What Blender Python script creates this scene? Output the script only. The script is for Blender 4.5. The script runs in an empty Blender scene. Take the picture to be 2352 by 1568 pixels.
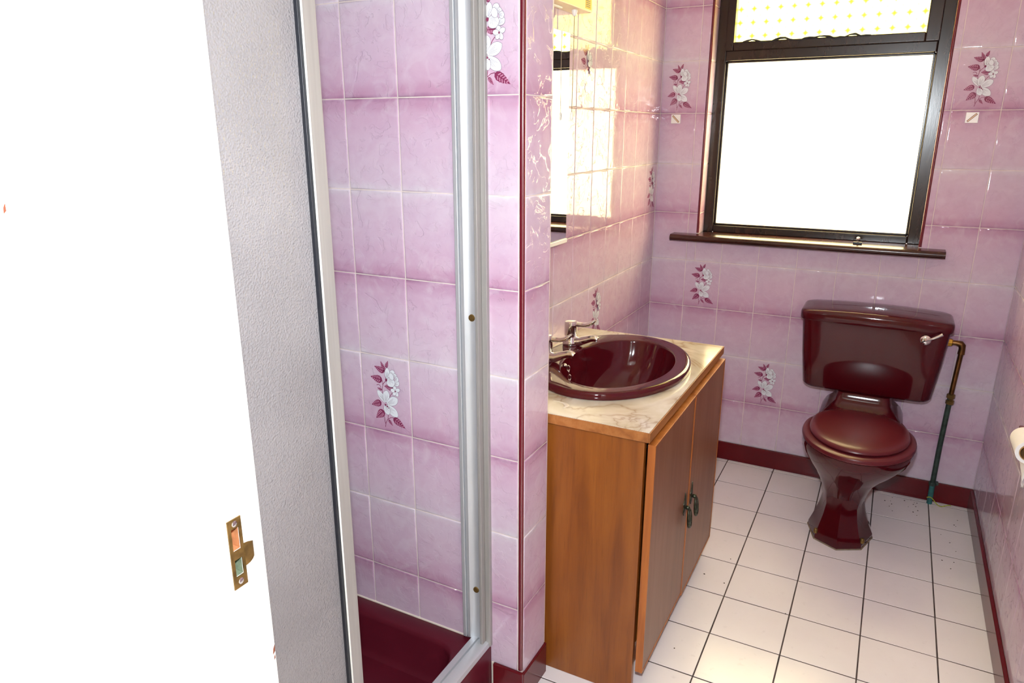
import bpy, math, random
from mathutils import Matrix, Vector
random.seed(7)
S = bpy.context.scene
COL = S.collection
PI = math.pi

# ------------------------------------------------------------------ camera, world, flash, exposure
cam_d = bpy.data.cameras.new('camera')
cam = bpy.data.objects.new('camera', cam_d); COL.objects.link(cam)
CAM = Vector((0.9218, -3.0627, 1.4231))
YAW, PITCH = -0.4878, -0.2866
FWD = Vector((math.sin(YAW)*math.cos(PITCH), math.cos(YAW)*math.cos(PITCH), math.sin(PITCH)))
RGT = Vector((math.cos(YAW), -math.sin(YAW), 0)); UPV = RGT.cross(FWD)
cam.matrix_world = Matrix(((RGT.x, UPV.x, -FWD.x, CAM.x), (RGT.y, UPV.y, -FWD.y, CAM.y), (RGT.z, UPV.z, -FWD.z, CAM.z), (0, 0, 0, 1)))
cam_d.sensor_width = 36; cam_d.lens = 1637.14*36/2352
cam_d.clip_start = 0.02; cam_d.clip_end = 100
S.camera = cam
S.view_settings.view_transform = 'Standard'; S.view_settings.look = 'None'
S.view_settings.gamma = 1; S.view_settings.use_curve_mapping = False
S.view_settings.exposure = 0.08

W = bpy.data.worlds.new('sky'); S.world = W; W.use_nodes = True
bg = W.node_tree.nodes['Background']
bg.inputs[0].default_value = (1.0, 0.95, 0.87, 1); bg.inputs[1].default_value = 14.0

def area(name, loc, direction, sx, sy, power, color, portal=False, shape='RECTANGLE'):
    d = bpy.data.lights.new(name, 'AREA'); d.shape = shape; d.size = sx
    if shape == 'RECTANGLE': d.size_y = sy
    d.energy = power; d.color = color
    o = bpy.data.objects.new(name, d); COL.objects.link(o); o.location = loc
    o.rotation_euler = Vector(direction).to_track_quat('-Z', 'Y').to_euler()
    if portal: d.cycles.is_portal = True
    return o
# the flash gun in the camera's hot shoe, 14 cm above the lens
area('camera_flash', CAM + UPV*0.142, FWD, 0.06, 0.04, 31, (0.88, 0.95, 1.0))
# sampling portal in the window opening (emits nothing itself)
area('window_portal', (0.61, 0.16, 1.56), (0, -1, 0), 0.84, 1.15, 1, (1, 1, 1), portal=True)

# ------------------------------------------------------------------ material helpers
def srgb(r, g, b):
    f = lambda c: (c/255/12.92) if c/255 <= .04045 else ((c/255+.055)/1.055)**2.4
    return (f(r), f(g), f(b), 1)
class NT:
    def __init__(s, name):
        s.m = bpy.data.materials.new(name); s.m.use_nodes = True
        s.t = s.m.node_tree; s.n = s.t.nodes; s.n.clear()
        s.out = s.n.new('ShaderNodeOutputMaterial')
    def add(s, typ, **kw):
        nd = s.n.new('ShaderNode'+typ)
        for k, v in kw.items(): setattr(nd, k, v)
        return nd
    def link(s, a, b): s.t.links.new(a, b)
    def setin(s, nd, name, v):
        if hasattr(v, 'links') or hasattr(v, 'is_output'): s.link(v, nd.inputs[name])
        else: nd.inputs[name].default_value = v
    def math(s, op, a, b=None, c=None):
        nd = s.add('Math', operation=op)
        for i, v in enumerate((a, b, c)):
            if v is not None: s.setin(nd, i, v)
        return nd.outputs[0]
    def noise(s, vec=None, scale=5, detail=3, rough=.5, dist=0, out='Fac'):
        nd = s.add('TexNoise'); nd.inputs['Scale'].default_value = scale; nd.inputs['Detail'].default_value = detail
        nd.inputs['Roughness'].default_value = rough; nd.inputs['Distortion'].default_value = dist
        if vec is not None: s.link(vec, nd.inputs['Vector'])
        return nd.outputs[out]
    def ramp(s, fac, stops, interp='LINEAR'):
        nd = s.add('ValToRGB'); cr = nd.color_ramp; cr.interpolation = interp
        while len(cr.elements) < len(stops): cr.elements.new(.5)
        for e, (p, c) in zip(cr.elements, stops):
            e.position = p; e.color = c if not isinstance(c, (int, float)) else (c, c, c, 1)
        s.link(fac, nd.inputs[0]); return nd.outputs[0]
    def mix(s, fac, a, b, blend='MIX'):
        nd = s.add('Mix', data_type='RGBA', blend_type=blend)
        s.setin(nd, 0, fac); s.setin(nd, 6, a); s.setin(nd, 7, b); return nd.outputs[2]
    def mapping(s, vec, scale=(1, 1, 1), loc=(0, 0, 0), rot=(0, 0, 0)):
        nd = s.add('Mapping'); s.link(vec, nd.inputs[0]); nd.inputs['Scale'].default_value = scale
        nd.inputs['Location'].default_value = loc; nd.inputs['Rotation'].default_value = rot; return nd.outputs[0]
    def bump(s, h, strength=.3, dist=.001, normal=None):
        nd = s.add('Bump'); nd.inputs['Strength'].default_value = strength; nd.inputs['Distance'].default_value = dist
        s.link(h, nd.inputs['Height'])
        if normal is not None: s.link(normal, nd.inputs['Normal'])
        return nd.outputs[0]
    def principled(s, color, rough=.4, metal=0, normal=None, **kw):
        b = s.add('BsdfPrincipled'); s.setin(b, 'Base Color', color); s.setin(b, 'Roughness', rough)
        b.inputs['Metallic'].default_value = metal
        for k, v in kw.items(): s.setin(b, k.replace('_', ' '), v)
        if normal is not None: s.link(normal, b.inputs['Normal'])
        s.link(b.outputs[0], s.out.inputs[0]); return b
def geo_pos(t): return t.add('NewGeometry').outputs['Position']
def obj_co(t): return t.add('TexCoord').outputs['Object']

def plain(name, col, rough=.4, metal=0, bump=0, bscale=200, vary=0, vscale=8, spec=.5):
    t = NT(name); p = obj_co(t); c = col
    if vary:
        n = t.noise(p, vscale, 4)
        dark = tuple(x*(1-vary) for x in col[:3])+(1,); lite = tuple(min(1, x*(1+vary)) for x in col[:3])+(1,)
        c = t.ramp(n, [(.3, dark), (.7, lite)])
    nm = t.bump(t.noise(p, bscale, 3), bump, .001) if bump else None
    t.principled(c, rough, metal, nm, Specular_IOR_Level=spec); return t.m

M = {}
def wall_tile():
    t = NT('glazed_wall_tile'); uv = t.add('TexCoord').outputs['UV']
    oi = t.add('ObjectInfo'); rnd = oi.outputs['Random']
    sep = t.add('SeparateXYZ'); t.link(uv, sep.inputs[0]); v = sep.outputs['Y']
    off = t.add('CombineXYZ'); t.link(t.math('MULTIPLY', rnd, 37.0), off.inputs[0]); t.link(t.math('MULTIPLY', rnd, 91.0), off.inputs[1])
    t.link(t.math('MULTIPLY', rnd, 13.0), off.inputs[2])
    va = t.add('VectorMath', operation='ADD'); t.link(t.mapping(uv, (1, 1.35, 1)), va.inputs[0]); t.link(off.outputs[0], va.inputs[1]); p = va.outputs[0]
    n1 = t.noise(p, 2.2, 5, .55, .6)
    vv = t.math('ADD', v, t.math('MULTIPLY', t.math('SUBTRACT', n1, .5), .10))
    grad = t.ramp(vv, [(0, srgb(164, 118, 148)), (.05, srgb(185, 143, 169)), (.2, srgb(199, 167, 189)), (.5, srgb(204, 179, 198)), (.9, srgb(205, 186, 202)), (1, srgb(209, 200, 209))], 'EASE')
    cloud = t.noise(p, 1.5, 3, .5, .8)
    c = t.mix(t.math('MULTIPLY', t.ramp(cloud, [(.35, 0), (.7, 1)]), .35), grad, srgb(196, 172, 196))
    blot = t.noise(p, 4.5, 5, .6, .5); c = t.mix(t.math('MULTIPLY', t.ramp(blot, [(.42, 0), (.72, 1)]), .30), c, srgb(186, 150, 176))
    c = t.mix(t.math('MULTIPLY', t.ramp(t.noise(p, 3.0, 4, .55, .9), [(.5, 0), (.72, 1)]), .35), c, srgb(214, 200, 212))
    # embossed slate-like relief: plateaus with broken edges
    r1 = t.noise(p, 1.9, 8, .58, .6)
    pl = t.ramp(r1, [(.385, 0), (.397, .6), (.56, .6), (.572, 1)])
    fine = t.noise(p, 14, 3, .5)
    area_m = t.ramp(t.noise(p, 1.3, 2, .5), [(.45, 0), (.6, 1)])
    flakes = t.ramp(t.noise(p, 6.5, 5, .6, .7), [(.60, 0), (.615, .45)])
    h = t.math('ADD', t.math('ADD', pl, t.math('MULTIPLY', flakes, area_m)), t.math('MULTIPLY', fine, .02))
    mask = t.ramp(v, [(.0, 1), (.22, .12), (.8, .12), (1, .8)])
    nrm = t.bump(h, .55, .0020)
    nrm = t.bump(t.math('MULTIPLY', t.noise(p, 9, 2, .5), mask), .6, .0011, nrm)
    t.principled(c, .045, 0, nrm, IOR=1.52); M['tile'] = t.m
wall_tile()
def floor_tile():
    t = NT('white_floor_tile'); p = geo_pos(t)
    n = t.noise(p, 3.0, 5, .6); n2 = t.noise(p, 40, 4, .6)
    c = t.ramp(n, [(.3, srgb(240, 234, 235)), (.7, srgb(247, 242, 242))])
    c = t.mix(t.math('MULTIPLY', t.ramp(n2, [(.62, 0), (.75, 1)]), .12), c, srgb(150, 140, 135))
    nm = t.bump(t.noise(p, 60, 3), .06, .001)
    t.principled(c, .2, 0, nm, IOR=1.55); M['ftile'] = t.m
floor_tile()
M['grout'] = plain('pale_wall_grout', srgb(216, 202, 198), .7, bump=.3, bscale=400, vary=.12, vscale=30)
M['fgrout'] = plain('dark_floor_grout', srgb(74, 62, 60), .9, bump=.4, bscale=300, vary=.35, vscale=14)
M['maroon'] = plain('maroon_glazed_skirting', srgb(94, 15, 23), .2, spec=.28, vary=.12, vscale=9, bump=.04, bscale=20)
M['trim'] = plain('maroon_plastic_trim', srgb(100, 20, 34), .25)
M['burg'] = plain('burgundy_vitreous_china', srgb(70, 9, 18), .07, vary=.06)
M['burg_seat'] = plain('burgundy_seat_plastic', srgb(93, 27, 35), .3, bump=.05, bscale=30, vary=.06)
M['tray'] = plain('burgundy_shower_tray', srgb(86, 20, 34), .3, spec=.35, bump=.1, bscale=260, vary=.08)
M['white_paint'] = plain('white_gloss_paint', srgb(240, 236, 228), .3, bump=.05, bscale=25)
M['ceil'] = plain('white_ceiling_paint', srgb(236, 230, 224), .8, bump=.1, bscale=80)
M['hall'] = plain('cream_hall_paint', srgb(232, 222, 205), .7)
M['carpet'] = plain('beige_hall_carpet', srgb(150, 128, 104), .95, bump=.4, bscale=300, vary=.2, vscale=60)
M['brass'] = plain('tarnished_brass', srgb(134, 106, 60), .4, .75, vary=.4, vscale=60, bump=.2, bscale=200)
M['copper_wood'] = plain('raw_wood_in_mortice', srgb(196, 130, 84), .8, vary=.35, vscale=60, bump=.3, bscale=80)
M['verdigris'] = plain('greenish_mortice', srgb(120, 132, 108), .8, vary=.4, vscale=80)
M['chip'] = plain('exposed_brown_wood', srgb(120, 60, 35), .8, vary=.3, vscale=80)
M['chrome'] = plain('chrome_plate', (.82, .82, .83, 1), .05, 1.0, bump=.02, bscale=90)
M['mirror'] = plain('mirror_glass', (.93, .94, .93, 1), .0, 1.0)
M['white_plastic'] = plain('white_plastic', srgb(238, 236, 230), .3)
M['cream_plastic'] = plain('cream_plastic', srgb(226, 200, 160), .35, vary=.04)
M['sticker_w'] = plain('pale_sticker', srgb(215, 220, 228), .5); M['sticker_y'] = plain('yellow_sticker', srgb(236, 190, 80), .5)
M['ink'] = plain('blue_print', srgb(60, 80, 130), .6)
M['gasket'] = plain('black_rubber_gasket', srgb(26, 28, 36), .4)
M['cord'] = plain('white_pull_cord', srgb(150, 130, 110), .7)
M['cardboard'] = plain('brown_cardboard', srgb(170, 128, 78), .85, vary=.1, vscale=80)
M['paper'] = plain('white_tissue', srgb(240, 238, 234), .9, bump=.2, bscale=300)
M['copper'] = plain('aged_copper_pipe', srgb(116, 82, 48), .35, .9, vary=.35, vscale=40)
M['green_pipe'] = plain('green_painted_pipe', srgb(52, 66, 60), .5, .2, vary=.4, vscale=50, bump=.3, bscale=150)
M['teal'] = plain('teal_corroded_pipe', srgb(48, 104, 104), .6, .1, vary=.3, vscale=60)
M['wire'] = plain('green_yellow_wire', srgb(170, 180, 30), .45)
M['dirt'] = plain('dark_grit', srgb(70, 58, 50), .95)
M['handle'] = plain('aged_bronze_pull', srgb(60, 62, 48), .35, .7, vary=.55, vscale=160, bump=.5, bscale=400)
M['silicone'] = plain('grey_sealant', srgb(168, 170, 172), .5, vary=.15, vscale=40)
M['dirty_seal'] = plain('dirty_brown_sealant', srgb(128, 112, 92), .8, vary=.3, vscale=60)
M['brass_new'] = plain('bright_brass', srgb(214, 168, 70), .25, .9)
M['caulk'] = plain('white_caulk', srgb(225, 214, 200), .6)
M['leaf'] = plain('print_maroon', srgb(126, 50, 84), .12); M['leaf_l'] = plain('print_rose', srgb(190, 132, 160), .12)
M['petal'] = plain('print_white', srgb(222, 226, 232), .12); M['line'] = plain('print_grey', srgb(120, 104, 122), .12)
def alu():
    t = NT('dull_aluminium'); p = obj_co(t)
    n = t.noise(t.mapping(p, (60, 60, 2)), 3, 4, .6); n2 = t.noise(p, 7, 4)
    c = t.mix(t.math('MULTIPLY', n2, .5), srgb(206, 208, 212), srgb(176, 178, 184))
    t.principled(c, t.ramp(n, [(.3, .42), (.7, .55)]), .55, t.bump(n, .08, .0005)); M['alu'] = t.m
    t = NT('satin_aluminium_frame'); p = obj_co(t); n = t.noise(t.mapping(p, (40, 40, 1.5)), 2, 4, .6)
    c = t.ramp(n, [(.3, srgb(150, 146, 143)), (.7, srgb(164, 160, 157))])
    t.principled(c, .45, .25, t.bump(n, .05, .0005)); M['alu_w'] = t.m
alu()
def frosted():
    t = NT('pebbled_shower_glass'); p = obj_co(t)
    vo = t.add('TexVoronoi', feature='SMOOTH_F1'); vo.inputs['Scale'].default_value = 330; t.link(p, vo.inputs['Vector'])
    vo.inputs['Smoothness'].default_value = .6
    n = t.noise(p, 160, 2)
    h = t.math('ADD', vo.outputs['Distance'], t.math('MULTIPLY', n, .6))
    nm = t.bump(h, .6, .0020)
    cl = t.noise(p, 3, 4)
    c = t.ramp(cl, [(.3, srgb(152, 148, 150)), (.7, srgb(172, 168, 170))])
    t.principled(c, .2, 0, nm, Transmission_Weight=.36, IOR=1.5); M['frost'] = t.m
frosted()
def wood(name, a, b, c, rough=.35, ax=(14, 14, 1.2)):
    t = NT(name); p = obj_co(t)
    q = t.mapping(p, ax)
    n = t.noise(q, 2.2, 5, .55, .5); n2 = t.noise(t.mapping(p, (ax[0]*9, ax[1]*9, ax[2]*3)), 4, 3, .6); big = t.noise(p, 3.2, 3)
    col = t.ramp(n, [(.28, a), (.5, b), (.75, c)])
    col = t.mix(t.math('MULTIPLY', t.ramp(big, [(.4, 0), (.75, 1)]), .45), col, a)
    col = t.mix(t.math('MULTIPLY', t.ramp(n2, [(.55, 0), (.75, 1)]), .3), col, tuple(x*.35 for x in a[:3])+(1,))
    t.principled(col, rough, 0, t.bump(n2, .12, .0006)); return t.m
M['wood'] = wood('orange_brown_veneer', srgb(116, 60, 18), srgb(138, 76, 24), srgb(152, 88, 31))
M['wood_door'] = wood('greyed_brown_veneer', srgb(106, 66, 46), srgb(126, 80, 54), srgb(136, 94, 70), .38)
M['wood_edge'] = wood('orange_wood_lipping', srgb(140, 72, 24), srgb(172, 98, 38), srgb(190, 116, 52))
M['wood_h'] = wood('worn_wood_edge', srgb(130, 74, 30), srgb(160, 98, 46), srgb(178, 118, 66), .45, (14, 1.5, 14))
M['dark_wood'] = wood('dark_brown_varnished_wood', srgb(30, 19, 15), srgb(40, 26, 21), srgb(50, 34, 28), .22, (10, 10, 3))
M['sill'] = wood('dark_brown_sill', srgb(38, 16, 13), srgb(58, 27, 21), srgb(80, 42, 30), .2, (1.5, 12, 12))
def marble():
    t = NT('cream_marble_laminate'); p = obj_co(t)
    n = t.noise(t.mapping(p, (3.5, 2.2, 1), rot=(0, 0, .6)), 1.1, 4, .5, 1.6)
    vein = t.math('ABSOLUTE', t.math('SUBTRACT', n, .5))
    base = t.ramp(t.noise(p, 7, 4, .5, 1), [(.3, srgb(196, 184, 158)), (.55, srgb(214, 206, 188)), (.75, srgb(228, 224, 216))])
    c = t.mix(t.ramp(vein, [(.0, .6), (.012, .25), (.05, 0)]), base, srgb(146, 112, 74))
    t.principled(c, .14); M['marble'] = t.m
marble()
def pane(name, tint, dot, amt):
    t = NT(name); p = obj_co(t); sep = t.add('SeparateXYZ'); t.link(p, sep.inputs[0])
    def cell(v, off): return t.math('ABSOLUTE', t.math('SUBTRACT', t.math('FRACT', t.math('ADD', t.math('DIVIDE', v, .05), off)), .5))
    def star(off, e, size):
        a = t.math('POWER', cell(sep.outputs['X'], off), e); b = t.math('POWER', cell(sep.outputs['Z'], off), e)
        return t.ramp(t.math('ADD', a, b), [(size-.16, 1), (size+.16, 0)])
    st = t.math('MAXIMUM', star(100.0, .62, .46), t.math('MULTIPLY', star(100.5, .8, .2), .55))
    c = t.mix(t.math('MULTIPLY', st, amt), tint, dot)
    tr = t.add('BsdfTransparent'); tl = t.add('BsdfTranslucent'); mx = t.add('MixShader'); mx.inputs[0].default_value = .45
    t.link(c, tr.inputs[0]); t.link(c, tl.inputs[0]); t.link(tr.outputs[0], mx.inputs[1]); t.link(tl.outputs[0], mx.inputs[2])
    gl = t.add('BsdfGlossy'); gl.inputs['Roughness'].default_value = .15; gl.inputs['Color'].default_value = (1, 1, 1, 1)
    m2 = t.add('MixShader'); m2.inputs[0].default_value = .05
    t.link(mx.outputs[0], m2.inputs[1]); t.link(gl.outputs[0], m2.inputs[2]); t.link(m2.outputs[0], t.out.inputs[0])
    return t.m
M['pane_low'] = pane('obscured_yellow_glass', (.95, .89, .68, 1), (.93, .85, .52, 1), .6)  # paler tint and weaker stars stand in for brighter sky behind this pane
M['pane_up'] = pane('patterned_yellow_glass', (.90, .84, .46, 1), (.70, .68, .075, 1), 1.0)

# ------------------------------------------------------------------ mesh helpers
ORG = {}
def tag(o, label, cat=None, group=None, kind=None):
    o['label'] = label
    if cat: o['category'] = cat
    if group: o['group'] = group
    if kind: o['kind'] = kind
    return o
class B:
    def __init__(s): s.v = []; s.f = []; s.mi = []; s.cur = 0
    def face(s, idx): s.f.append(tuple(idx)); s.mi.append(s.cur)
    def box(s, x0, x1, y0, y1, z0, z1):
        n = len(s.v); s.v += [(x, y, z) for z in (z0, z1) for y in (y0, y1) for x in (x0, x1)]
        for q in ((0, 2, 3, 1), (4, 5, 7, 6), (0, 1, 5, 4), (2, 6, 7, 3), (0, 4, 6, 2), (1, 3, 7, 5)): s.face([n+i for i in q])
        return s
    def poly(s, pts): n = len(s.v); s.v += [tuple(p) for p in pts]; s.face(range(n, n+len(pts))); return s
    def loft(s, rings, cap0=True, cap1=True, closed=True):
        n = len(s.v); k = len(rings[0])
        for r in rings: s.v += [tuple(p) for p in r]
        for i in range(len(rings)-1):
            for j in range(k if closed else k-1):
                a = n+i*k+j; b = n+i*k+(j+1) % k
                s.face((a, b, b+k, a+k))
        if cap0: s.face([n+j for j in range(k)][::-1])
        if cap1: s.face([n+(len(rings)-1)*k+j for j in range(k)])
        return s
    def tube(s, pts, r, seg=12, cap=True):
        pts = [Vector(p) for p in pts]; rs = r if isinstance(r, (list, tuple)) else [r]*len(pts); rings = []
        prev = None
        for i, p in enumerate(pts):
            d = (pts[min(i+1, len(pts)-1)]-pts[max(i-1, 0)]).normalized()
            if prev is None: a = Vector((0, 0, 1)) if abs(d.z) < .9 else Vector((1, 0, 0)); u = d.cross(a).normalized()
            else: u = (prev-d*prev.dot(d)).normalized()
            w = d.cross(u); prev = u
            rings.append([p+(u*math.cos(2*PI*j/seg)+w*math.sin(2*PI*j/seg))*rs[i] for j in range(seg)])
        return s.loft(rings, cap, cap)
    def lathe(s, c, prof, axis='z', seg=24):   # prof: (radius, along)
        c = Vector(c); ax = {'x': Vector((1, 0, 0)), 'y': Vector((0, 1, 0)), 'z': Vector((0, 0, 1))}[axis] if isinstance(axis, str) else Vector(axis).normalized()
        u = ax.cross(Vector((0, 0, 1)) if abs(ax.z) < .9 else Vector((1, 0, 0))).normalized(); w = ax.cross(u)
        return s.loft([[c+ax*h+(u*math.cos(2*PI*j/seg)+w*math.sin(2*PI*j/seg))*r for j in range(seg)] for r, h in prof])
def world_org(o): return ORG.get(o.name, Vector((0, 0, 0)))
def empty(name, loc, parent=None):
    o = bpy.data.objects.new(name, None); COL.objects.link(o); o.empty_display_size = .05
    loc = Vector(loc)
    if parent: o.parent = parent; o.location = loc-world_org(parent)
    else: o.location = loc
    ORG[o.name] = loc; return o
def obj(name, b, mat, parent=None, smooth=None, bevel=0, seg=2, origin=None):
    v = [Vector(p) for p in b.v]
    if origin is None:
        lo = Vector([min(p[i] for p in v) for i in range(3)]); hi = Vector([max(p[i] for p in v) for i in range(3)])
        org = Vector(((lo.x+hi.x)/2, (lo.y+hi.y)/2, lo.z))
    else: org = Vector(origin)
    me = bpy.data.meshes.new(name); me.from_pydata([p-org for p in v], [], b.f)
    for m in (mat if isinstance(mat, (list, tuple)) else [mat]): me.materials.append(M[m])
    if max(b.mi) > 0:
        for p, i in zip(me.polygons, b.mi): p.material_index = i
    me.update()
    import bmesh
    bm = bmesh.new(); bm.from_mesh(me); bmesh.ops.recalc_face_normals(bm, faces=bm.faces); bm.to_mesh(me); bm.free()
    if smooth is not None:
        for p in me.polygons: p.use_smooth = True
        me.set_sharp_from_angle(angle=math.radians(smooth))
    o = bpy.data.objects.new(name, me); COL.objects.link(o)
    if parent: o.parent = parent; o.location = org-world_org(parent)
    else: o.location = org
    ORG[o.name] = org
    if bevel:
        md = o.modifiers.new('bevel', 'BEVEL'); md.width = bevel; md.segments = seg; md.limit_method = 'ANGLE'; md.angle_limit = math.radians(40)
        if smooth is None:
            for p in me.polygons: p.use_smooth = True
            md.harden_normals = True
    return o
def box(name, dims, mat, parent=None, bevel=0, seg=2): return obj(name, B().box(*dims), mat, parent, bevel=bevel, seg=seg)
def struct(name, b, mat, label, bevel=0): return tag(obj(name, b, mat, bevel=bevel, origin=(0, 0, 0)), label, kind='structure')
def grid_solid(us, vs, skip, place, t0, t1):
    """a board with rectangular holes: cells of the us x vs grid, those in skip left open"""
    b = B()
    def P(u, v, t): return place(u, v, t)
    full = lambda i, j: 0 <= i < len(us)-1 and 0 <= j < len(vs)-1 and (i, j) not in skip
    for i in range(len(us)-1):
        for j in range(len(vs)-1):
            if not full(i, j): continue
            u0, u1, v0, v1 = us[i], us[i+1], vs[j], vs[j+1]
            for t in (t0, t1): b.poly([P(u0, v0, t), P(u1, v0, t), P(u1, v1, t), P(u0, v1, t)])
            for (di, dj, a, c) in ((-1, 0, (u0, v0), (u0, v1)), (1, 0, (u1, v0), (u1, v1)), (0, -1, (u0, v0), (u1, v0)), (0, 1, (u0, v1), (u1, v1))):
                if not full(i+di, j+dj): b.poly([P(*a, t0), P(*c, t0), P(*c, t1), P(*a, t1)])
    return b
def rrect(cx, hw, y0, y1, r, z, n=6, bow=0, crown=0, full=0):
    pts = []
    for (sx, sy, a0) in ((1, 1, 0), (-1, 1, PI/2), (-1, -1, PI), (1, -1, 3*PI/2)):
        yy = y1 if sy > 0 else y0
        for i in range(n+1):
            a = a0+PI/2*i/n
            pts.append([cx+sx*(hw-r)+r*math.cos(a), yy-sy*r+r*math.sin(a), z])
    # extra points along the front edge so that it can bow
    fr = [[cx-(hw-r)+(2*(hw-r))*k/8, y0, z] for k in range(1, 8)]
    pts = pts[:3*(n+1)]+fr+pts[3*(n+1):]
    bk = [[cx+(hw-r)-(2*(hw-r))*k/8, y1, z] for k in range(1, 8)]
    pts = pts[:n+1]+bk+pts[n+1:]
    for p in pts:
        q = max(0, 1-((p[0]-cx)/(full or hw))**2)
        if p[1] < (y0+y1)/2: p[1] -= bow*q
        p[2] += crown*q
    return [tuple(p) for p in pts]

# ------------------------------------------------------------------ dimensions
XR = 1.340; YP = -1.7222; TP = .1385; XE = .2369; ZD = 1.4939; PZ = .202; PX = .15
ZC = 2.36; XS = -.66; YFW = -2.491; XJ = .25; XJ2 = 1.10
WX0, WX1, WZ0, WZ1 = .195, 1.022, 1.0, 2.12      # window opening
TT = .006                                         # tile thickness
def zk(k): return ZD+k*PZ

# ------------------------------------------------------------------ floor, ceiling, plain structure
GZ = -.0012
fl = struct('floor', B().box(XS-.1, XR+.1, YFW-.16, .1, -.08, GZ+.0004), 'fgrout', 'white square tiled bathroom floor with dark grout lines')
FP = .1972; FX = .407; FY = -.2308
ft_cache = {}
def floor_tiles():
    xs = [FX+FP*c for c in range(-6, 5)]+[XR]; ys = [0.0]+[FY-FP*r for r in range(-1, 13)]
    for i in range(len(xs)-1):
        for j in range(len(ys)-1):
            x0, x1, y1, y0 = xs[i], xs[i+1], ys[j], ys[j+1]
            if x1 > XR: continue
            if y0 < YFW: y0 = YFW
            if y1-y0 < .03 or x1 < 0.03: continue
            if x1 < .16 and y0 < YP+.05: continue
            g = .0038; w = x1-x0-g; d = y1-y0-g
            key = (round(w, 3), round(d, 3))
            if key not in ft_cache:
                c = .0008; me = bpy.data.meshes.new('floor_tile')
                v = [(sx*(w/2-a), sy*(d/2-a), z) for a, z in ((0, -.008), (0, -.0007), (c, 0)) for sx, sy in ((-1, -1), (1, -1), (1, 1), (-1, 1))]
                f = [(8, 9, 10, 11)]+[(k*4+m, k*4+(m+1) % 4, k*4+4+(m+1) % 4, k*4+4+m) for k in (0, 1) for m in range(4)]
                me.from_pydata(v, [], f); me.materials.append(M['ftile']); ft_cache[key] = me
            o = bpy.data.objects.new('floor_tile', ft_cache[key]); COL.objects.link(o); o.parent = fl
            o.location = ((x0+x1)/2, (y0+y1)/2, random.uniform(-.0001, .0003))
            o.rotation_euler = (random.uniform(-.001, .001), random.uniform(-.001, .001), random.uniform(-.003, .003))
floor_tiles()
struct('ceiling', B().box(XS-.1, XR+.3, -4.3, .1, ZC, ZC+.08), 'ceil', 'plain white ceiling over bathroom and hall')

tile_cache = {}
def tile_mesh(w, h, u0, u1, v0, v1):
    key = tuple(round(a, 3) for a in (w, h, u0, u1, v0, v1))
    if key in tile_cache: return tile_cache[key]
    me = bpy.data.meshes.new('wall_tile'); t = TT
    v = [(sx*(w/2-a), sy*(h/2-a), z) for a, z in ((0, 0), (0, t-.0015), (.0009, t-.0006), (.0022, t-.00015), (.0042, t)) for sx, sy in ((-1, -1), (1, -1), (1, 1), (-1, 1))]
    f = [(16, 17, 18, 19)]+[(k*4+m, k*4+(m+1) % 4, k*4+4+(m+1) % 4, k*4+4+m) for k in (0, 1, 2, 3) for m in range(4)]
    me.from_pydata(v, [], f); uvl = me.uv_layers.new(name='UVMap')
    for l in me.loops:
        p = me.vertices[l.vertex_index].co
        uvl.data[l.index].uv = (u0+(u1-u0)*(p.x/w+.5), v0+(v1-v0)*(p.y/h+.5))
    for p in me.polygons[5:]: p.use_smooth = True
    me.materials.append(M['tile']); tile_cache[key] = me; return me
def basis(org, xa):
    x = Vector(xa); y = Vector((0, 0, 1)); z = x.cross(y); o = Vector(org)
    return Matrix(((x.x, y.x, z.x, o.x), (x.y, y.y, z.y, o.y), (x.z, y.z, z.z, o.z), (0, 0, 0, 1)))
# ---- printed flower spray on some tiles (flat glaze print, built once)
LEAVES = [(-1.3, 60.6, -32.7, 72.0, 8.1), (1.0, 61.0, -11.6, 88.0, 5.7), (4.1, 72.7, 11.8, 91.7, 4.9), (-9.1, 36.8, -46.2, 42.5, 10.1), (23.0, 23.1, -3.9, 22.3, 9.2), (-11.6, 10.9, -26.8, 14.9, 3.5), (-15.5, -22.9, -47.6, -34.4, 9.2), (-8.5, -44.6, -35.2, -69.1, 10.8), (19.7, -59.4, 56.2, -81.1, 9.4), (4.6, -66.6, 17.5, -81.7, 4.0)]
PETALS = [(-3.0, -20.5, -26.1, 8.1, 7.8), (-2.2, -19.0, 3.8, 12.1, 10.1), (3.7, -23.3, 36.7, -5.0, 11.5), (1.8, -29.0, 34.9, -52.3, 11.5), (-2.7, -27.2, 5.9, -52.7, 9.2), (6.7, 44.8, 9.7, 72.7, 7.4), (20.2, 53.7, 27.9, 69.2, 7.4), (28.4, 53.8, 37.6, 56.6, 6.7), (29.3, 31.5, 43.4, 41.9, 7.4), (31.8, 47.8, 43.0, 47.7, 6.7), (13.7, 47.3, 23.6, 25.2, 12.8), (14.7, 50.1, 27.8, 55.0, 9.4), (32.0, 16.1, 29.4, 28.9, 4.9), (32.0, 16.1, 45.5, 22.5, 4.9), (32.0, 16.1, 39.2, 2.8, 4.9), (32.0, 16.1, 26.0, 3.7, 4.9), (32.0, 16.1, 17.8, 16.9, 4.9)]
STEMS = [[(-6.9, -88.8), (-4.6, -77.3), (2.4, -64.9), (4.0, -52.4)], [(2.3, -66.3), (11.2, -59.8), (20.5, -58.3)], [(-6.3, -79.0), (-7.6, -64.2), (-11.5, -54.1)], [(-10.8, 0.3), (-10.7, 13.8), (-7.4, 27.7), (4.1, 39.7)], [(-8.8, 24.8), (-7.9, 31.7), (-9.8, 36.6)], [(2.0, 42.7), (0.6, 55.7), (-1.2, 62.0)], [(11.0, -5.1), (15.3, 2.4), (21.0, 8.8)], [(-14.3, 17.2), (-17.7, 22.6), (-22.2, 24.5), (-27.9, 21.7)]]
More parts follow.
